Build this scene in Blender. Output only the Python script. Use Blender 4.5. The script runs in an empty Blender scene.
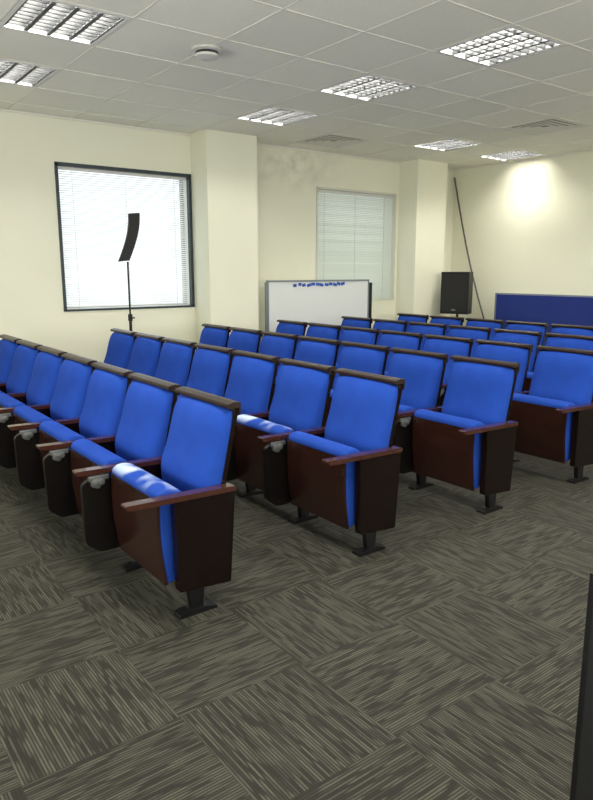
import bpy, bmesh, math, random
from mathutils import Vector, Matrix
random.seed(4)
C = bpy.context.scene.collection
sc = bpy.context.scene
sc.view_settings.view_transform = 'Standard'
sc.view_settings.gamma = 1.04
sc.view_settings.exposure = .18

# ---------------------------------------------------------------- materials
def mat(name, col, rough=.6, metal=0, spec=.5, noise=0, nscale=30, bump=0, coat=0, sheen=0):
    m = bpy.data.materials.new(name); m.use_nodes = True
    nt = m.node_tree; b = nt.nodes['Principled BSDF']
    b.inputs['Base Color'].default_value = (*col, 1)
    b.inputs['Roughness'].default_value = rough
    b.inputs['Metallic'].default_value = metal
    b.inputs['Specular IOR Level'].default_value = spec
    b.inputs['Coat Weight'].default_value = coat
    b.inputs['Sheen Weight'].default_value = sheen
    if noise or bump:
        tc = nt.nodes.new('ShaderNodeTexCoord')
        n = nt.nodes.new('ShaderNodeTexNoise'); n.inputs['Scale'].default_value = nscale
        n.inputs['Detail'].default_value = 4
        nt.links.new(tc.outputs['Object'], n.inputs['Vector'])
        if noise:
            mx = nt.nodes.new('ShaderNodeMix'); mx.data_type = 'RGBA'
            mx.inputs[6].default_value = (*[c*(1-noise) for c in col], 1)
            mx.inputs[7].default_value = (*[min(1, c*(1+noise)) for c in col], 1)
            nt.links.new(n.outputs['Fac'], mx.inputs[0]); nt.links.new(mx.outputs[2], b.inputs['Base Color'])
        if bump:
            bp = nt.nodes.new('ShaderNodeBump'); bp.inputs['Strength'].default_value = bump
            bp.inputs['Distance'].default_value = .002
            nt.links.new(n.outputs['Fac'], bp.inputs['Height']); nt.links.new(bp.outputs['Normal'], b.inputs['Normal'])
    return m

def wood_mat(name, c1, c2, rough=.3, coat=.15, spec=.5):
    m = mat(name, c1, rough, coat=coat, spec=spec); nt = m.node_tree; b = nt.nodes['Principled BSDF']
    tc = nt.nodes.new('ShaderNodeTexCoord'); mp = nt.nodes.new('ShaderNodeMapping')
    mp.inputs['Scale'].default_value = (18, 18, 2)
    n = nt.nodes.new('ShaderNodeTexNoise'); n.inputs['Scale'].default_value = 3; n.inputs['Detail'].default_value = 5
    n.inputs['Distortion'].default_value = .6
    mx = nt.nodes.new('ShaderNodeMix'); mx.data_type = 'RGBA'
    mx.inputs[6].default_value = (*c1, 1); mx.inputs[7].default_value = (*c2, 1)
    L = nt.links.new
    L(tc.outputs['Object'], mp.inputs['Vector']); L(mp.outputs['Vector'], n.inputs['Vector'])
    L(n.outputs['Fac'], mx.inputs[0]); L(mx.outputs[2], b.inputs['Base Color'])
    return m

BLUE = (.012, .053, .345)
fabric = mat('blue_fabric', BLUE, .9, spec=.14, noise=.28, nscale=6, bump=.4)
def painted_glare():  # pale spots of sun glare painted into the fabric colour on the seat top
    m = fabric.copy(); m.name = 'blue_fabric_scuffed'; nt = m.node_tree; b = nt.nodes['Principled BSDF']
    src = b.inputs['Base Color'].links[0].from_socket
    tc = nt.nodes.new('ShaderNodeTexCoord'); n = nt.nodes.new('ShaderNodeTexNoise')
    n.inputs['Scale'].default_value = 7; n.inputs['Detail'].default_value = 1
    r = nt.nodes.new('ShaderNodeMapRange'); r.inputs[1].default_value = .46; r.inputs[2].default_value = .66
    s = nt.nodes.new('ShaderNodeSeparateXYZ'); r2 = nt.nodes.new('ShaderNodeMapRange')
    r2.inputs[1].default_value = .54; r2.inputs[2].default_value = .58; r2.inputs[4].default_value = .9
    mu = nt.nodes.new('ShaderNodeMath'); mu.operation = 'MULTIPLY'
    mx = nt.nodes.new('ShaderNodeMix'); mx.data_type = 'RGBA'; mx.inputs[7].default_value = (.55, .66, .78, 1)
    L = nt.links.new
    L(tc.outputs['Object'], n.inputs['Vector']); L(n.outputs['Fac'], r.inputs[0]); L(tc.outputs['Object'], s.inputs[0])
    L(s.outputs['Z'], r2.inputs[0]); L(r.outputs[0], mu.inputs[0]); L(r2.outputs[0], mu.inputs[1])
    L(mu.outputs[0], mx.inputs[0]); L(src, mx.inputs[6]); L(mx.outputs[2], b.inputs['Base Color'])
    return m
fabric_glare = painted_glare()
redwood = wood_mat('red_brown_veneer', (.013, .0045, .0035), (.033, .011, .008), .25)
capwood = wood_mat('cap_veneer', (.009, .004, .003), (.022, .009, .006), .35, 0, .35)
darkwood = wood_mat('dark_veneer', (.0035, .002, .0018), (.0085, .004, .0034), .18, 0, .32)
armwood = wood_mat('arm_wood', (.032, .010, .007), (.060, .020, .013), .2, .4)
blackmetal = mat('black_metal', (.005, .005, .006), .4, .3)
blackplastic = mat('black_plastic', (.004, .004, .005), .5, noise=.1, spec=.3)
tabletm = mat('tablet_black', (.005, .0038, .0036), .33, noise=.1, spec=.3)
grille = mat('speaker_grille', (.008, .008, .009), .6, .2, noise=.5, nscale=220)
greymetal = mat('grey_metal', (.20, .21, .22), .38, .6)
hingemetal = mat('hinge_metal', (.15, .155, .16), .35, .5)
whitepaint = mat('white_enamel', (.70, .70, .67), .5, noise=.03, nscale=8)
housing_m = mat('housing_grey', (.12, .125, .13), .5)
louvre_m = mat('louvre_aluminium', (.035, .037, .040), .5, 0, spec=.3)
cream_frame = mat('cream_frame', (.62, .63, .54), .6, noise=.03)
dark_frame = mat('dark_window_frame', (.012, .026, .034), .4, noise=.1)
board_m = mat('whiteboard_surface', (.68, .71, .71), .22, noise=.02, nscale=3)
tbar_m = mat('ceiling_grid', (.78, .765, .69), .8, spec=.1)
screenblue = mat('screen_blue_fabric', (.006, .022, .18), .9, noise=.1, nscale=40, bump=.1)
screenframe = mat('screen_frame', (.16, .20, .28), .5)
boardframe = mat('board_frame_grey', (.22, .25, .27), .4, .4)
magnet_m = mat('blue_magnet', (.01, .07, .4), .4)
rubber = mat('rubber', (.008, .008, .008), .8)

def emis(name, col, s):
    m = bpy.data.materials.new(name); m.use_nodes = True; nt = m.node_tree
    b = nt.nodes['Principled BSDF']; b.inputs['Emission Color'].default_value = (*col, 1)
    b.inputs['Emission Strength'].default_value = s; b.inputs['Base Color'].default_value = (.9, .9, .9, 1)
    return m
tube_m = emis('fluorescent_tube', (1, .96, .85), 104)

def blind_mat(name, col, tr):
    m = bpy.data.materials.new(name); m.use_nodes = True; nt = m.node_tree; nt.nodes.clear()
    o = nt.nodes.new('ShaderNodeOutputMaterial'); d = nt.nodes.new('ShaderNodeBsdfDiffuse'); t = nt.nodes.new('ShaderNodeBsdfTranslucent')
    x = nt.nodes.new('ShaderNodeMixShader'); x.inputs[0].default_value = tr
    d.inputs[0].default_value = (*col, 1); t.inputs[0].default_value = (*col, 1)
    nt.links.new(d.outputs[0], x.inputs[1]); nt.links.new(t.outputs[0], x.inputs[2]); nt.links.new(x.outputs[0], o.inputs[0])
    return m
blind_a = blind_mat('white_blind', (.86, .89, .89), .34)
blind_b = blind_mat('grey_blind', (.60, .64, .58), .15)

def glass_mat():
    m = bpy.data.materials.new('window_glass'); m.use_nodes = True; nt = m.node_tree; nt.nodes.clear()
    o = nt.nodes.new('ShaderNodeOutputMaterial'); t = nt.nodes.new('ShaderNodeBsdfTransparent'); g = nt.nodes.new('ShaderNodeBsdfGlossy')
    g.inputs['Roughness'].default_value = .05; t.inputs[0].default_value = (.93, .95, .95, 1)
    x = nt.nodes.new('ShaderNodeMixShader'); x.inputs[0].default_value = .06
    nt.links.new(t.outputs[0], x.inputs[1]); nt.links.new(g.outputs[0], x.inputs[2]); nt.links.new(x.outputs[0], o.inputs[0])
    return m
glass = glass_mat()

class N:
    def __init__(s, m): s.nt = m.node_tree
    def node(s, t): return s.nt.nodes.new(t)
    def set(s, inp, v):
        if isinstance(v, (int, float)): inp.default_value = v
        elif isinstance(v, tuple): inp.default_value = v
        else: s.nt.links.new(v, inp)
    def m(s, op, a, b=0.0):
        n = s.node('ShaderNodeMath'); n.operation = op; s.set(n.inputs[0], a); s.set(n.inputs[1], b); return n.outputs[0]
    def lerp(s, f, a, b): return s.m('ADD', a, s.m('MULTIPLY', f, s.m('SUBTRACT', b, a)))
    def xyz(s, x, y, z):
        n = s.node('ShaderNodeCombineXYZ'); s.set(n.inputs[0], x); s.set(n.inputs[1], y); s.set(n.inputs[2], z); return n.outputs[0]
    def col(s, f, a, b):
        n = s.node('ShaderNodeMix'); n.data_type = 'RGBA'; s.set(n.inputs[0], f); s.set(n.inputs[6], a); s.set(n.inputs[7], b); return n.outputs[2]
    def rng(s, v, a, b, c=0., d=1.):
        n = s.node('ShaderNodeMapRange'); s.set(n.inputs[0], v)
        for i, q in enumerate((a, b, c, d)): n.inputs[i+1].default_value = q
        return n.outputs[0]
    def noise(s, vec, scale, det=2):
        n = s.node('ShaderNodeTexNoise'); s.nt.links.new(vec, n.inputs['Vector']); n.inputs['Scale'].default_value = scale
        n.inputs['Detail'].default_value = det; return n.outputs['Fac']

def carpet_mat():
    m = mat('carpet_tiles', (.05, .05, .04), .75, spec=.2); k = N(m); b = m.node_tree.nodes['Principled BSDF']
    g = k.node('ShaderNodeNewGeometry'); sp = k.node('ShaderNodeSeparateXYZ'); k.set(sp.inputs[0], g.outputs['Position'])
    X, Y = k.m('ADD', sp.outputs[0], .13), k.m('ADD', sp.outputs[1], .21); S = .52; LN = .0104
    tx = k.m('FLOOR', k.m('DIVIDE', X, S)); ty = k.m('FLOOR', k.m('DIVIDE', Y, S))
    chk = k.m('FLOORED_MODULO', k.m('ADD', tx, ty), 2.0)
    along = k.lerp(chk, X, Y); across = k.lerp(chk, Y, X)
    lane = k.m('FLOOR', k.m('DIVIDE', across, LN))
    tid = k.m('ADD', k.m('MULTIPLY', tx, 7.31), k.m('MULTIPLY', ty, 3.17))
    wn = k.node('ShaderNodeTexWhiteNoise'); k.set(wn.inputs['Vector'], k.xyz(lane, tid, 0.0))
    # straight dashes: every lane is a chain of short lengths of random strength, blended at their ends
    q = k.m('ADD', k.m('MULTIPLY', along, 13.0), k.m('MULTIPLY', wn.outputs['Value'], 37.0))
    seg = k.m('FLOOR', q); f = k.rng(k.m('FRACT', q), .6, .95, 0, 1)
    def rnd(s_):
        n = k.node('ShaderNodeTexWhiteNoise'); k.set(n.inputs['Vector'], k.xyz(s_, lane, tid)); return k.rng(n.outputs['Value'], .15, .75, .08, 1.0)
    st = k.lerp(f, rnd(seg), rnd(k.m('ADD', seg, 1.0)))
    lv = k.node('ShaderNodeTexWhiteNoise'); k.set(lv.inputs['Vector'], k.xyz(lane, tid, 5.0))
    st = k.m('MULTIPLY', st, k.rng(lv.outputs['Value'], 0, 1, .6, 1.0))
    fr = k.m('FRACT', k.m('DIVIDE', across, LN))
    ed = k.rng(k.m('ABSOLUTE', k.m('SUBTRACT', fr, .5)), .12, .44, 1., .05)
    fac = k.m('MULTIPLY', st, ed)
    fine = k.noise(g.outputs['Position'], 280, 2)
    fac = k.m('MULTIPLY', fac, k.rng(fine, .3, .7, .55, 1.2))
    wt = k.node('ShaderNodeTexWhiteNoise'); k.set(wt.inputs['Vector'], k.xyz(tx, ty, 1.0))
    fac = k.m('MULTIPLY', fac, k.rng(wt.outputs['Value'], 0, 1, .88, 1.0))
    c = k.col(fac, (.0140, .0135, .0108, 1), (.105, .103, .078, 1))
    k.set(b.inputs['Base Color'], c)
    return m

def wall_mat():
    m = mat('cream_wall', (.7, .7, .55), .75, spec=.25); k = N(m); b = m.node_tree.nodes['Principled BSDF']
    g = k.node('ShaderNodeNewGeometry'); p = g.outputs['Position']
    n = k.noise(p, 1.3, 4)
    c = k.col(n, (.78, .78, .635, 1), (.84, .84, .69, 1))
    sp = k.node('ShaderNodeSeparateXYZ'); k.set(sp.inputs[0], p)
    dx = k.m('MULTIPLY', k.m('SUBTRACT', sp.outputs[0], 5.35), .7); dz = k.m('MULTIPLY', k.m('SUBTRACT', sp.outputs[2], 2.85), 1.6)
    dy = k.m('SUBTRACT', sp.outputs[1], 7.19)
    d = k.m('SQRT', k.m('ADD', k.m('ADD', k.m('MULTIPLY', dx, dx), k.m('MULTIPLY', dz, dz)), k.m('MULTIPLY', dy, dy)))
    mask = k.m('MULTIPLY', k.rng(d, .05, .7, 1., 0.), k.rng(k.noise(p, 5, 5), .38, .68))
    c = k.col(k.m('MULTIPLY', mask, .55), c, (.38, .34, .25, 1))
    k.set(b.inputs['Base Color'], c)
    bp = k.node('ShaderNodeBump'); bp.inputs['Strength'].default_value = .1; bp.inputs['Distance'].default_value = .003
    k.set(bp.inputs['Height'], k.noise(p, 60, 3)); k.set(b.inputs['Normal'], bp.outputs['Normal'])
    return m

def ceil_mat():
    m = mat('mineral_fibre_tile', (.5, .5, .47), .9, spec=.1); k = N(m); b = m.node_tree.nodes['Principled BSDF']
    g = k.node('ShaderNodeNewGeometry'); p = g.outputs['Position']
    sp = k.node('ShaderNodeSeparateXYZ'); k.set(sp.inputs[0], p)
    tx = k.m('FLOOR', k.m('DIVIDE', k.m('SUBTRACT', sp.outputs[0], 1.2565), .649)); ty = k.m('FLOOR', k.m('DIVIDE', k.m('SUBTRACT', sp.outputs[1], 4.1875), .669))
    wt = k.node('ShaderNodeTexWhiteNoise'); k.set(wt.inputs['Vector'], k.xyz(tx, ty, 1.0))
    c = k.col(wt.outputs['Value'], (.84, .83, .74, 1), (.91, .90, .80, 1))
    sp2 = k.rng(k.noise(p, 110, 2), .60, .7)
    c = k.col(k.m('MULTIPLY', sp2, .3), c, (.5, .49, .42, 1))
    k.set(b.inputs['Base Color'], c)
    return m
carpet, wallm, ceilm = carpet_mat(), wall_mat(), ceil_mat()

# ---------------------------------------------------------------- mesh helpers
def box(bm, x0, x1, y0, y1, z0, z1, M=None):
    v = [bm.verts.new((x, y, z)) for x in (x0, x1) for y in (y0, y1) for z in (z0, z1)]
    if M is not None:
        for q in v: q.co = M @ q.co
    for f in ((0, 1, 3, 2), (4, 6, 7, 5), (0, 4, 5, 1), (2, 3, 7, 6), (0, 2, 6, 4), (1, 5, 7, 3)):
        bm.faces.new([v[i] for i in f])
def prism(bm, pts, y0, y1):               # polygon in x,z extruded along y
    a = [bm.verts.new((x, y0, z)) for x, z in pts]; b = [bm.verts.new((x, y1, z)) for x, z in pts]
    n = len(pts); bm.faces.new(a); bm.faces.new(b[::-1])
    for i in range(n): bm.faces.new((a[i], b[i], b[(i+1) % n], a[(i+1) % n]))
def tube(bm, p, q, r, n=12, r2=None):
    p, q = Vector(p), Vector(q); d = q-p
    M = Matrix.Translation((p+q)/2) @ d.to_track_quat('Z', 'Y').to_matrix().to_4x4()
    bmesh.ops.create_cone(bm, cap_ends=True, segments=n, radius1=r, radius2=r if r2 is None else r2, depth=d.length, matrix=M)
def lathe(bm, prof, c=(0, 0), n=28):
    rings = []
    for r, z in prof:
        rings.append([bm.verts.new((c[0]+r*math.cos(2*math.pi*i/n), c[1]+r*math.sin(2*math.pi*i/n), z)) for i in range(n)])
    for a, b in zip(rings, rings[1:]):
        for i in range(n): bm.faces.new((a[i], a[(i+1) % n], b[(i+1) % n], b[i]))
    bm.faces.new(rings[0]); bm.faces.new(rings[-1])
def rounded(pts, r, seg=4):
    out = []; n = len(pts)
    for i in range(n):
        p = Vector(pts[i]); a = (Vector(pts[i-1])-p); b = (Vector(pts[(i+1) % n])-p)
        rr = min(r, a.length*.45, b.length*.45); p0 = p+a.normalized()*rr; p1 = p+b.normalized()*rr
        for k in range(seg+1):
            t = k/seg; out.append(tuple(p0*(1-t)**2+p*2*t*(1-t)+p1*t*t))
    return out
def obj(name, bm, m, parent=None, smooth=False, bevel=0):
    if bevel:
        es = [e for e in bm.edges if len(e.link_faces) == 2 and e.calc_face_angle(0) > .9]
        bmesh.ops.bevel(bm, geom=es, offset=bevel, segments=2, affect='EDGES', profile=.5)
    bmesh.ops.recalc_face_normals(bm, faces=bm.faces)
    me = bpy.data.meshes.new(name); bm.to_mesh(me); bm.free(); me.materials.append(m)
    if smooth:
        for p in me.polygons: p.use_smooth = True
        me.set_sharp_from_angle(angle=math.radians(40))
    o = bpy.data.objects.new(name, me); C.objects.link(o)
    if parent: o.parent = parent
    return o
def nb(): return bmesh.new()
def thing(name, label, cat, loc=(0, 0, 0), rz=0, group=None):
    o = bpy.data.objects.new(name, None); C.objects.link(o); o.location = loc; o.rotation_euler = (0, 0, rz)
    o.empty_display_size = .1
    o['label'] = label; o['category'] = cat
    if group: o['group'] = group
    return o
def struct(name, bm, m, parent=None, **k):
    o = obj(name, bm, m, parent, **k)
    if not parent: o['kind'] = 'structure'
    return o
def copy_tree(o, parent=None):
    c = o.copy(); C.objects.link(c); c.parent = parent
    for ch in list(o.children): copy_tree(ch, c)
    return c

# ---------------------------------------------------------------- room
X0, X1, Y0, Y1, H = -2.2, 8.49, -3.0, 7.19, 3.02
bm = nb(); box(bm, X0-.25, X1+.25, Y0-.25, Y1+.25, -.1, 0); struct('floor', bm, carpet)
W1 = (2.34, 3.88); W2 = (5.75, 7.22); WZ = (1.07, 2.57)
bm = nb(); y0, y1 = Y1, Y1+.25
box(bm, X0-.25, X1+.25, y0, y1, 0, WZ[0]); box(bm, X0-.25, X1+.25, y0, y1, WZ[1], H+.3)
box(bm, X0-.25, W1[0], y0, y1, *WZ); box(bm, W1[1], W2[0], y0, y1, *WZ); box(bm, W2[1], X1+.25, y0, y1, *WZ)
struct('wall_back', bm, wallm)
bm = nb(); box(bm, X1, X1+.25, Y0-.25, Y1, 0, H+.3); struct('wall_right', bm, wallm)
bm = nb(); box(bm, X0-.25, X0, Y0-.25, Y1, 0, H+.3); struct('wall_left', bm, wallm)
bm = nb(); box(bm, X0, X1, Y0-.25, Y0, 0, H+.3); struct('wall_front', bm, wallm)
for i, (a, b) in enumerate(((3.9, 4.57), (7.28, 7.9))):
    bm = nb(); box(bm, a, b, 6.83, Y1, 0, H); o = struct('wall_column', bm, wallm, bevel=.008)
bm = nb()
for a, b in ((X0, 3.888), (4.582, 7.268), (7.912, X1)): box(bm, a, b, Y1-.012, Y1, 0, .09)
struct('baseboard_back', bm, darkwood)
bm = nb(); box(bm, X1-.012, X1, Y0, Y1-.014, 0, .09); struct('baseboard_right', bm, darkwood)

# ceiling grid
TX, TY, GX, GY = .649, .669, 1.2565, 4.1875
LIGHTS = [(0, 0), (0, 2), (4, -2), (4, 0), (4, 2), (8, 2), (10, 2)]
VENTS = [(8, 0), (6, 3)]
open_cells = set(LIGHTS+VENTS)
bm = nb()
for k in range(-6, 13):
    for j in range(-12, 7):
        a, b = max(X0, GX+k*TX), min(X1, GX+(k+1)*TX); c, d = max(Y0, GY+j*TY), min(Y1, GY+(j+1)*TY)
        if b-a < .001 or d-c < .001 or (k, j) in open_cells: continue
        box(bm, a, b, c, d, H, H+.015)
struct('ceiling', bm, ceilm)
bm = nb(); box(bm, X0, X1, Y0, Y1, H+.28, H+.3); struct('ceiling_slab', bm, wallm)
bm = nb()
for k in range(-6, 13):
    x = GX+k*TX
    if X0 < x < X1: box(bm, x-.007, x+.007, Y0, Y1, H-.003, H+.001)
for j in range(-12, 7):
    y = GY+j*TY
    if Y0 < y < Y1: box(bm, X0, X1, y-.007, y+.007, H-.0035, H+.0005)
struct('trim_1', bm, tbar_m)
bm = nb(); box(bm, X0, X1, Y1-.022, Y1, H-.02, H-.002); box(bm, X1-.022, X1, Y0, Y1, H-.02, H-.002); struct('trim_2', bm, tbar_m)

# windows
def window(n, xr, fm, bmat, tilt, fw):
    x0, x1 = xr; z0, z1 = WZ
    bm = nb()
    ya, yb = Y1-.012, Y1+.05
    box(bm, x0-.008, x0+fw, ya, yb, z0, z1); box(bm, x1-fw, x1+.008, ya, yb, z0, z1)
    box(bm, x0-.008, x1+.008, ya, yb, z1-fw, z1+.010); box(bm, x0-.008, x1+.008, ya, yb, z0-.006, z0+fw*.6)
    w = struct('window_%d' % n, bm, fm)
    bm = nb(); box(bm, x0, x1, Y1+.19, Y1+.2, z0, z1); obj('glass_pane', bm, glass, w)
    bm = nb()
    for a in (x0, x1-.03): box(bm, a, a+.03, Y1+.17, Y1+.22, z0, z1)
    for a in (z0, z1-.03): box(bm, x0, x1, Y1+.17, Y1+.22, a, a+.03)
    obj('sash', bm, fm, w)
    bm = nb(); pitch = .0235; z = z0+fw*.6+.028; yc = Y1+.07; hd = .0135
    while z < z1-fw-.03:
        M = Matrix.Translation((0, yc, z)) @ Matrix.Rotation(tilt+random.uniform(-.07, .07), 4, 'X')
        v = [bm.verts.new(M @ Vector(p)) for p in ((x0+.006, -hd, 0), (x1-.006, -hd, 0), (x1-.006, 0, .002), (x1-.006, hd, 0), (x0+.006, hd, 0), (x0+.006, 0, .002))]
        bm.faces.new((v[0], v[1], v[2], v[5])); bm.faces.new((v[5], v[2], v[3], v[4]))
        z += pitch
    obj('blind_slats', bm, bmat, w)
    bm = nb(); box(bm, x0+.004, x1-.004, yc-.018, yc+.02, z1-fw-.03, z1-.002); obj('blind_headrail', bm, whitepaint, w)
    bm = nb(); box(bm, x0+.004, x1-.004, yc-.012, yc+.012, z0+.002, z0+fw*.6+.014); obj('blind_bottom_rail', bm, bmat, w)
    for a in (.12, .5, .88):
        xx = x0+(x1-x0)*a
        bm = nb(); tube(bm, (xx, yc-.016, z0+.01), (xx, yc-.016, z1-fw), .0011, 6); obj('ladder_cord', bm, greymetal, w)
    return w
window(1, W1, dark_frame, blind_a, math.radians(42), .024)
window(2, W2, cream_frame, blind_b, math.radians(62), .018)

# ---------------------------------------------------------------- ceiling lights
def make_light():
    t = thing('ceiling_light', '', 'ceiling light')
    hx, hy = TX/2-.012, TY/2-.012
    bm = nb()
    for a, b, c, d in ((-hx, -hx+.025, -hy, hy), (hx-.025, hx, -hy, hy), (-hx+.025, hx-.025, -hy, -hy+.025), (-hx+.025, hx-.025, hy-.025, hy)):
        box(bm, a, b, c, d, 0, .012)
    obj('frame', bm, whitepaint, t)
    hx -= .025; hy -= .025
    bm = nb(); box(bm, -hx-.004, hx+.004, -hy-.004, hy+.004, .125, .13)
    box(bm, -hx-.006, -hx-.002, -hy, hy, .012, .125); box(bm, hx+.002, hx+.006, -hy, hy, .012, .125)
    box(bm, -hx, hx, -hy-.006, -hy-.002, .012, .125); box(bm, -hx, hx, hy+.002, hy+.006, .012, .125)
    obj('housing', bm, housing_m, t)
    bm = nb()
    for i in range(5):
        x = -hx+2*hx*i/4
        prism(bm, [(x-.014, .004), (x+.014, .004), (x+.003, .034), (x-.003, .034)], -hy, hy)
    obj('louvre_rail', bm, louvre_m, t)
    bm = nb()
    for i in range(1, 9):
        y = -hy+2*hy*i/9
        box(bm, -hx, hx, y-.006, y+.006, .006, .034)
    obj('louvre_blade', bm, louvre_m, t)
    for i in range(4):
        x = -hx+2*hx*(i+.5)/4
        bm = nb(); tube(bm, (x, -hy+.015, .060), (x, hy-.015, .060), .014, 12); obj('fluorescent_tube', bm, tube_m, t, smooth=True)
    return t
lt = make_light()
LL = {(0, 0): 'square louvred light, largest, cut by the top left corner of ceiling',
      (0, 2): 'square louvred ceiling light at left edge, closest to dark framed window',
      (4, -2): 'square louvred ceiling light, large one nearest at upper right',
      (4, 0): 'square louvred ceiling light in the middle, between large right light and stained wall',
      (4, 2): 'square louvred ceiling light close to the first wall column',
      (8, 2): 'square louvred ceiling light in front of the second wall column',
      (10, 2): 'small looking louvred ceiling light closest to the right wall'}
for i, c in enumerate(LIGHTS):
    o = lt if i == 0 else copy_tree(lt)
    o.location = (GX+(c[0]+.5)*TX, GY+(c[1]+.5)*TY, H-.004); o['label'] = LL[c]; o['group'] = 'louvred ceiling lights'
# vents
vent_back = mat('vent_backing', (.34, .34, .31), .8)
def make_vent():
    t = thing('ceiling_vent', '', 'air vent'); h = TX/2-.012
    bm = nb(); box(bm, -h, h, -h, h, .026, .030); obj('backing', bm, vent_back, t)
    for i, s in enumerate((h, h-.07, h-.14, h-.21)):
        bm = nb(); w = .055
        o_ = [(-s, -s), (s, -s), (s, s), (-s, s)]; q = s-w; n_ = [(-q, -q), (q, -q), (q, q), (-q, q)]
        A = [bm.verts.new((x, y, 0)) for x, y in o_]; B = [bm.verts.new((x, y, .008)) for x, y in n_]
        A2 = [bm.verts.new((x, y, .004)) for x, y in o_]; B2 = [bm.verts.new((x, y, .012)) for x, y in n_]
        for j in range(4):
            k = (j+1) % 4
            bm.faces.new((A[j], A[k], B[k], B[j])); bm.faces.new((A2[j], B2[j], B2[k], A2[k]))
            bm.faces.new((A[j], A2[j], A2[k], A[k])); bm.faces.new((B[j], B[k], B2[k], B2[j]))
        obj('louvre_ring', bm, tbar_m, t)
    return t
vt = make_vent()
for i, c in enumerate(VENTS):
    o = vt if i == 0 else copy_tree(vt)
    o.location = (GX+(c[0]+.5)*TX, GY+(c[1]+.5)*TY, H-.005); o['group'] = 'square ceiling diffusers'
    o['label'] = ('square stepped air diffuser in ceiling near the right wall', 'square greyish air diffuser in ceiling beside stained back wall')[i]
# detector
t = thing('smoke_detector', 'pale round detector dome on ceiling near the top left light', 'smoke detector', (2.546, 4.42, 0))
detm = mat('detector_plastic', (.58, .58, .55), .5, noise=.04)
bm = nb(); lathe(bm, [(.105, H-.0045), (.108, H-.022), (.094, H-.028)]); obj('base', bm, detm, t, smooth=True)
bm = nb(); lathe(bm, [(.078, H-.028), (.078, H-.046)]); obj('sensing_ring', bm, mat('ring_grey', (.02, .02, .02), .5), t, smooth=True)
bm = nb(); lathe(bm, [(.084, H-.046), (.080, H-.060), (.05, H-.072), (.01, H-.075)]); obj('cover', bm, detm, t, smooth=True)

# ---------------------------------------------------------------- auditorium seat
def xs(z): return .155+.225*(z-.3)+.02*max(0, (.5-z))
def pad(name, w, z0, z1, T, front, m, parent, ny=16, nz=20, bulge=.0):
    """upholstered pad: front(z) gives x of its back plane; swells toward -x by T"""
    bm = nb(); F = []; B = []
    for j in range(nz+1):
        b = -1+2*j/nz; rowF = []; rowB = []
        bb = math.sin(b*math.pi/2)
        z = (z0+z1)/2+(z1-z0)/2*bb
        for i in range(ny+1):
            a = math.sin((-1+2*i/ny)*math.pi/2)
            ww = w/2*(1-.05*abs(bb)**8)
            y = ww*a; zz = z-.016*(abs(a)**4)*(1 if b > 0 else -1)*abs(bb)
            e = (max(0, 1-abs(a)**4)*max(0, 1-abs(bb)**6))**.5
            t = T*(.22+.78*e)+bulge*(1-a*a)*(1-bb*bb)+.024*math.exp(-((z-.56)/.08)**2)*e
            xb = front(zz)
            rowF.append(bm.verts.new((xb-t, y, zz))); rowB.append(bm.verts.new((xb, y, zz)))
        F.append(rowF); B.append(rowB)
    for j in range(nz):
        for i in range(ny):
            bm.faces.new((F[j][i], F[j][i+1], F[j+1][i+1], F[j+1][i])); bm.faces.new((B[j][i], B[j+1][i], B[j+1][i+1], B[j][i+1]))
    for i in range(ny):
        bm.faces.new((F[0][i], B[0][i], B[0][i+1], F[0][i+1])); bm.faces.new((F[nz][i], F[nz][i+1], B[nz][i+1], B[nz][i]))
    for j in range(nz):
        bm.faces.new((F[j][0], F[j+1][0], B[j+1][0], B[j][0])); bm.faces.new((F[j][ny], B[j][ny], B[j+1][ny], F[j+1][ny]))
    return obj(name, bm, m, parent, smooth=True)

def side(t, y):                                  # a standard: panel, armrest, leg with foot
    bm = nb(); prism(bm, rounded([(-.055, .535), (-.045, .120), (.215, .100), (.245, .53)], .010), y-.021, y+.021)
    obj('side_panel', bm, darkwood, t, bevel=.004)
    bm = nb(); prism(bm, rounded([(-.275, .564), (-.268, .542), (-.2, .538), (.25, .528), (.25, .552)], .010), y-.026, y+.026)
    obj('armrest', bm, armwood, t, smooth=True, bevel=.006)
    bm = nb(); prism(bm, rounded([(.0, .13), (.015, .018), (.070, .018), (.080, .12)], .01), y-.016, y+.016)
    lg = obj('leg', bm, blackmetal, t, bevel=.003)
    bm = nb(); prism(bm, rounded([(-.055, 0), (-.052, .014), (0, .024), (.08, .024), (.132, .014), (.135, 0)], .006), y-.032, y+.032)
    obj('foot_plate', bm, blackmetal, lg, bevel=.003)

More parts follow.
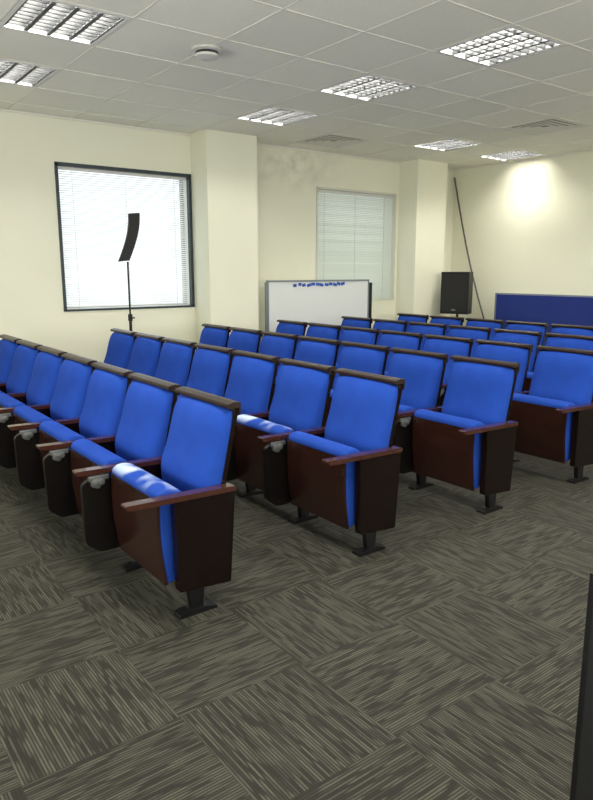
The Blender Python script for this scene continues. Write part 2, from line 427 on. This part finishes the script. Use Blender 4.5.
def make_seat():
    t = thing('auditorium_seat', '', 'chair')
    zs = [.24+.65*i/14 for i in range(15)]
    prof = [(xs(z), z) for z in zs]+[(xs(z)+.022, z) for z in reversed(zs)]
    bm = nb(); prism(bm, prof, -.254, .254); obj('back_shell', bm, darkwood, t, smooth=True, bevel=.003)
    bm = nb(); zt = .890
    prism(bm, rounded([(xs(zt)-.038, zt), (xs(zt)-.036, zt+.020), (xs(zt)+.0, zt+.028), (xs(zt)+.032, zt+.024), (xs(zt)+.028, zt-.035), (xs(zt)+.0225, zt-.035), (xs(zt)+.0225, zt)], .006), -.256, .256)
    obj('top_rail', bm, capwood, t, smooth=True, bevel=.003)
    pad('backrest_cushion', .499, .40, .889, .07, xs, fabric, t, bulge=.020)
    lean = lambda z: -.055-.06*(z-.15)
    bm = nb()
    zz = [.14+.405*i/10 for i in range(11)]
    f = lambda z: lean(z)-.028-.014*math.sin((z-.14)/.405*math.pi)
    prism(bm, [(f(z), z) for z in zz]+[(f(z)+.014, z) for z in reversed(zz)], -.250, .250)
    obj('seat_board', bm, redwood, t, smooth=True, bevel=.003)
    bm = nb()
    prof = [(f(z)+.0145, z) for z in zz if z < .53]
    prof += [(-.110, .540), (-.104, .562), (-.08, .578), (-.045, .582), (-.01, .572), (.02, .55), (.035, .50), (.045, .4), (.05, .28), (.05, .2), (.03, .165)]
    P = rounded(prof, .008, 2)
    ys = [-.252, -.248, -.235, -.2, -.1, 0, .1, .2, .235, .248, .252]; sc_ = [.90, .955, .985, 1, 1.0, 1.0, 1.0, 1, .985, .955, .90]
    cx, cz = -.03, .36; rings = []
    for y, s in zip(ys, sc_): rings.append([bm.verts.new((cx+(x-cx)*s, y, cz+(z-cz)*(s*.5+.5))) for x, z in P])
    bm.faces.new(rings[0]); bm.faces.new(rings[-1]); n = len(P)
    for a, b in zip(rings, rings[1:]):
        for i in range(n): bm.faces.new((a[i], a[(i+1) % n], b[(i+1) % n], b[i]))
    obj('seat_cushion', bm, fabric, t, smooth=True)
    bm = nb(); box(bm, .095, .135, -.27, .27, .24, .29); obj('crossbar', bm, blackmetal, t)
    side(t, .2925)
    bm = nb(); prism(bm, rounded([(-.245, .49), (-.24, .19), (-.17, .135), (-.062, .135), (-.062, .50), (-.2, .515)], .02), .278, .306)
    tb = obj('writing_tablet', bm, tabletm, t, bevel=.004)
    bm = nb(); box(bm, -.215, -.115, .262, .277, .505, .53); prism(bm, rounded([(-.20, .515), (-.205, .48), (-.165, .465), (-.14, .515)], .012), .256, .277)
    tube(bm, (-.155, .25, .50), (-.155, .277, .50), .016, 20)
    obj('hinge', bm, hingemetal, tb, smooth=True, bevel=.002)
    return t
proto = make_seat()
ORD = ['front', 'second', 'third', 'fourth', 'fifth', 'back']
POS = ['first seat at the aisle end', 'second seat from the aisle end', 'third seat from the aisle end', 'fourth seat from the aisle end',
       'fifth seat from the aisle end', 'sixth seat from the aisle end', 'seventh seat, at window end,']
ROWX = [1.265, 2.330, 3.375, 4.39, 5.405, 6.415]
seats = []
for r, x in enumerate(ROWX):
    for n in range(7):
        o = proto if not seats else copy_tree(proto)
        o.location = (x, (2.775 if r == 0 else 2.785)+.585*n, 0)
        o['group'] = 'blue tip-up seats in rows'
        o['label'] = 'blue tip-up auditorium seat, %s of the %s row' % (POS[n], ORD[r])
        seats.append((o, r, n))
for o, r, n in seats:
    if n == 0: side(o, -.2925)
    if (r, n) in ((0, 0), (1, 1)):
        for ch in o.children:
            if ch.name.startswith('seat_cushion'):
                ch.data = ch.data.copy(); ch.data.materials[0] = fabric_glare

# ---------------------------------------------------------------- array speaker on a tripod stand
SX, SY = 2.94, 6.88
t = thing('speaker_stand', 'slim black tripod pole in front of the dark framed window', 'speaker stand', (SX, SY, 0))
bm = nb(); tube(bm, (0, 0, .12), (0, 0, 1.0), .016); tube(bm, (0, 0, 1.0), (0, 0, 1.585), .010); obj('pole', bm, blackmetal, t, smooth=True)
bm = nb(); tube(bm, (0, 0, .96), (0, 0, 1.03), .024); tube(bm, (0, 0, .99), (.05, 0, .99), .008); obj('clamp', bm, blackplastic, t, smooth=True)
for a in (90, 210, 330):
    c, s = math.cos(math.radians(a)), math.sin(math.radians(a))
    bm = nb(); tube(bm, (.02*c, .02*s, .50), (.23*c, .23*s, .02), .010); tube(bm, (.02*c, .02*s, .16), (.13*c, .13*s, .25), .006)
    l = obj('leg', bm, blackmetal, t, smooth=True)
    bm = nb(); tube(bm, (.23*c, .23*s, 0), (.23*c, .23*s, .035), .016); obj('rubber_foot', bm, rubber, l)
t = thing('column_speaker', 'slim curved black column loudspeaker on pole before the left window', 'speaker', (SX, SY, 1.585), rz=math.radians(-20))
cl = [(-.038+.125*math.sin(i/12*1.65), i/12*.49) for i in range(13)]
bm = nb(); prism(bm, [(x-.055, z+.0) for x, z in cl]+[(x+.055, z+.010) for x, z in reversed(cl)], -.055, .055); obj('cabinet', bm, blackplastic, t, bevel=.006)
bm = nb(); prism(bm, [(x-.060, z) for x, z in cl[:]]+[(x-.0555, z) for x, z in reversed(cl)], -.046, .046); obj('front_grille', bm, grille, t)

# corner PA speaker on stand
px, py = 7.86, 6.5
t = thing('speaker_stand', 'black tripod stand under boxy loudspeaker beside the second wall column', 'speaker stand', (px, py, 0))
bm = nb(); tube(bm, (0, 0, .1), (0, 0, .87), .018); obj('pole', bm, blackmetal, t, smooth=True)
for a in (30, 150, 270):
    c, s = math.cos(math.radians(a)), math.sin(math.radians(a))
    bm = nb(); tube(bm, (.02*c, .02*s, .55), (.3*c, .3*s, .015), .011); obj('leg', bm, blackmetal, t, smooth=True)
t = thing('loudspeaker', 'boxy black loudspeaker beside second wall column in the far corner', 'speaker', (px, py, .87), rz=math.radians(20))
bm = nb()
for_pts = rounded([(-.17, -.21), (-.17, .21), (.17, .16), (.17, -.16)], .02)
a = [bm.verts.new((x, y, 0)) for x, y in for_pts]; b = [bm.verts.new((x, y, .60)) for x, y in for_pts]
bm.faces.new(a); bm.faces.new(b)
for i in range(len(a)): bm.faces.new((a[i], a[(i+1) % len(a)], b[(i+1) % len(a)], b[i]))
obj('cabinet', bm, blackplastic, t)
bm = nb(); box(bm, -.178, -.1705, -.185, .185, .03, .57); obj('front_grille', bm, grille, t)
bm = nb(); box(bm, -.182, -.1785, -.03, .03, .05, .07); obj('badge', bm, greymetal, t)

# leaning pole
polegrey = mat('pole_grey', (.10, .10, .095), .5, .2)
t = thing('pole', 'long thin grey pole leaning into the far room corner', 'pole', (8.44, 6.13, 0))
bm = nb(); pp = [Vector((0, 1.02*i/8+.09*math.sin(i/8*math.pi), .01+2.88*i/8)) for i in range(9)]
for a, b in zip(pp, pp[1:]): tube(bm, a, b+(b-a)*.01, .013)
obj('shaft', bm, polegrey, t, smooth=True)
bm = nb(); tube(bm, (0, 0, 0), (0, .012, .035), .017); obj('end_cap', bm, rubber, t)

# blue screen at right wall
t = thing('partition_screen', 'low blue fabric partition screen standing along the right wall', 'partition', (8.3, 4.98, 0))
bm = nb(); box(bm, -.018, .018, -1.175, 1.158, .14, 1.150); obj('fabric_panel', bm, screenblue, t, bevel=.004)
bm = nb()
for y in (-1.2, 1.16): box(bm, -.02, .02, y-.0, y+.024, .03, 1.152)
box(bm, -.022, .022, -1.2, 1.184, 1.153, 1.170); obj('frame', bm, screenframe, t)
for y in (-1.19, -.008, 1.172):
    bm = nb(); box(bm, -.16, .16, y-.02, y+.02, 0, .03); box(bm, -.016, .016, y-.012, y+.012, .03, .14); obj('foot', bm, blackmetal, t, bevel=.003)

# whiteboard
bx0, bx1, by = 4.66, 6.33, 6.78
w = bx1-bx0
t = thing('whiteboard', 'mobile whiteboard with thin grey frame standing between the two wall columns', 'whiteboard', ((bx0+bx1)/2, by, 0))
bm = nb(); box(bm, -w/2+.018, w/2-.018, -.010, .010, .50, 1.36); obj('writing_surface', bm, board_m, t)
bm = nb(); f = .018
box(bm, -w/2, w/2, -.018, .018, 1.36-f/2, 1.36+f/2+.004); box(bm, -w/2, w/2, -.018, .018, .48, .50)
box(bm, -w/2, -w/2+f, -.018, .018, .50, 1.35); box(bm, w/2-f, w/2, -.018, .018, .50, 1.35)
obj('board_frame', bm, boardframe, t)
bm = nb(); box(bm, -w/2+.1, w/2-.1, -.07, -.019, .47, .485); box(bm, -w/2+.1, w/2-.1, -.072, -.066, .485, .5); obj('pen_tray', bm, greymetal, t)
for s in (-1, 1):
    x = s*(w/2+.022); q = .028 if s > 0 else .010
    if s > 0: x += .008
    else: x += .010
    bm = nb(); box(bm, x-q, x+q, -.015, .015, .08, 1.35 if s < 0 else 1.33); p_ = obj('stand_post', bm, blackmetal if s > 0 else boardframe, t, bevel=.003)
    bm = nb(); box(bm, x-.02, x+.02, -.115, .115, .055, .08); ft = obj('stand_foot', bm, blackmetal, t)
    for yy in (-.09, .09):
        bm = nb(); tube(bm, (x-.012, yy, .0275), (x+.012, yy, .0275), .0275, 16); obj('caster', bm, rubber, ft, smooth=True)
for i in range(12):
    xx = -.42+i*.072+random.uniform(-.008, .008); zz = 1.315+random.uniform(-.008, .008)
    bm = nb(); a = random.uniform(-.3, .3); ww = random.uniform(.022, .030)
    M = Matrix.Translation(((bx0+bx1)/2+xx, by-.0145, zz)) @ Matrix.Rotation(a, 4, 'Y')
    box(bm, -ww, ww, -.004, .004, -.018, .018, M)
    o = obj('magnet', bm, magnet_m, None, bevel=.003)
    o['label'] = 'small blue magnet in the row along whiteboard top edge'; o['category'] = 'magnet'; o['group'] = 'blue magnets on the whiteboard'

# black cabinet at the lower right frame edge
t = thing('loudspeaker', 'tall black floor loudspeaker cut off at the lower right frame edge', 'speaker', (1.78, .66, 0))
bm = nb(); box(bm, -.18, .18, -.18, .185, .02, .72); obj('cabinet', bm, blackplastic, t, bevel=.01)
bm = nb(); box(bm, -.188, -.1805, -.16, .165, .05, .69); obj('front_grille', bm, grille, t)
for a in (-.14, .14):
    for b in (-.14, .14):
        bm = nb(); tube(bm, (a, b, 0), (a, b, .02), .02); obj('rubber_foot', bm, rubber, t)
bm = nb(); box(bm, -.05, .05, .1855, .195, .62, .65); obj('side_handle', bm, greymetal, t, bevel=.003)

# ---------------------------------------------------------------- lights, world, camera
def area(name, loc, e, sx=.55, sy=.55, col=(1, .96, .86), rot=(0, 0, 0)):
    l = bpy.data.lights.new(name, 'AREA'); l.shape = 'RECTANGLE'; l.size = sx; l.size_y = sy; l.energy = e; l.color = col
    o = bpy.data.objects.new(name, l); C.objects.link(o); o.location = loc; o.rotation_euler = rot
for k, j in ((0, -2), (8, -2), (0, -5), (4, -5), (8, -5)):
    area('ceiling_panel_lamp', (GX+(k+.5)*TX, GY+(j+.5)*TY, H-.02), 36)
# fill lamps added at the unseen walls, tilted up to lift the ceiling
area('window_daylight', (3.0, Y0+.05, 1.7), 290, 8, 1.8, (1, .99, .97), (math.radians(132), 0, 0))
area('window_daylight', (X0+.05, 1.5, 1.7), 240, 1.8, 6, (1, .99, .97), (0, math.radians(-132), 0))
w = bpy.data.worlds.new('sky'); sc.world = w; w.use_nodes = True
bg = w.node_tree.nodes['Background']; bg.inputs[0].default_value = (.95, .97, 1, 1); bg.inputs[1].default_value = 1.9

cam = bpy.data.cameras.new('camera'); co = bpy.data.objects.new('camera', cam); C.objects.link(co)
cam.sensor_fit = 'VERTICAL'; cam.sensor_height = 24; cam.sensor_width = 24*593/800; cam.lens = 24*670/800
cam.clip_start = .05
p, a = math.radians(11), math.radians(53)
F = Vector((math.cos(p)*math.cos(a), math.cos(p)*math.sin(a), -math.sin(p)))
co.location = (0, 0, 1.5); co.rotation_euler = F.to_track_quat('-Z', 'Y').to_euler()
sc.camera = co
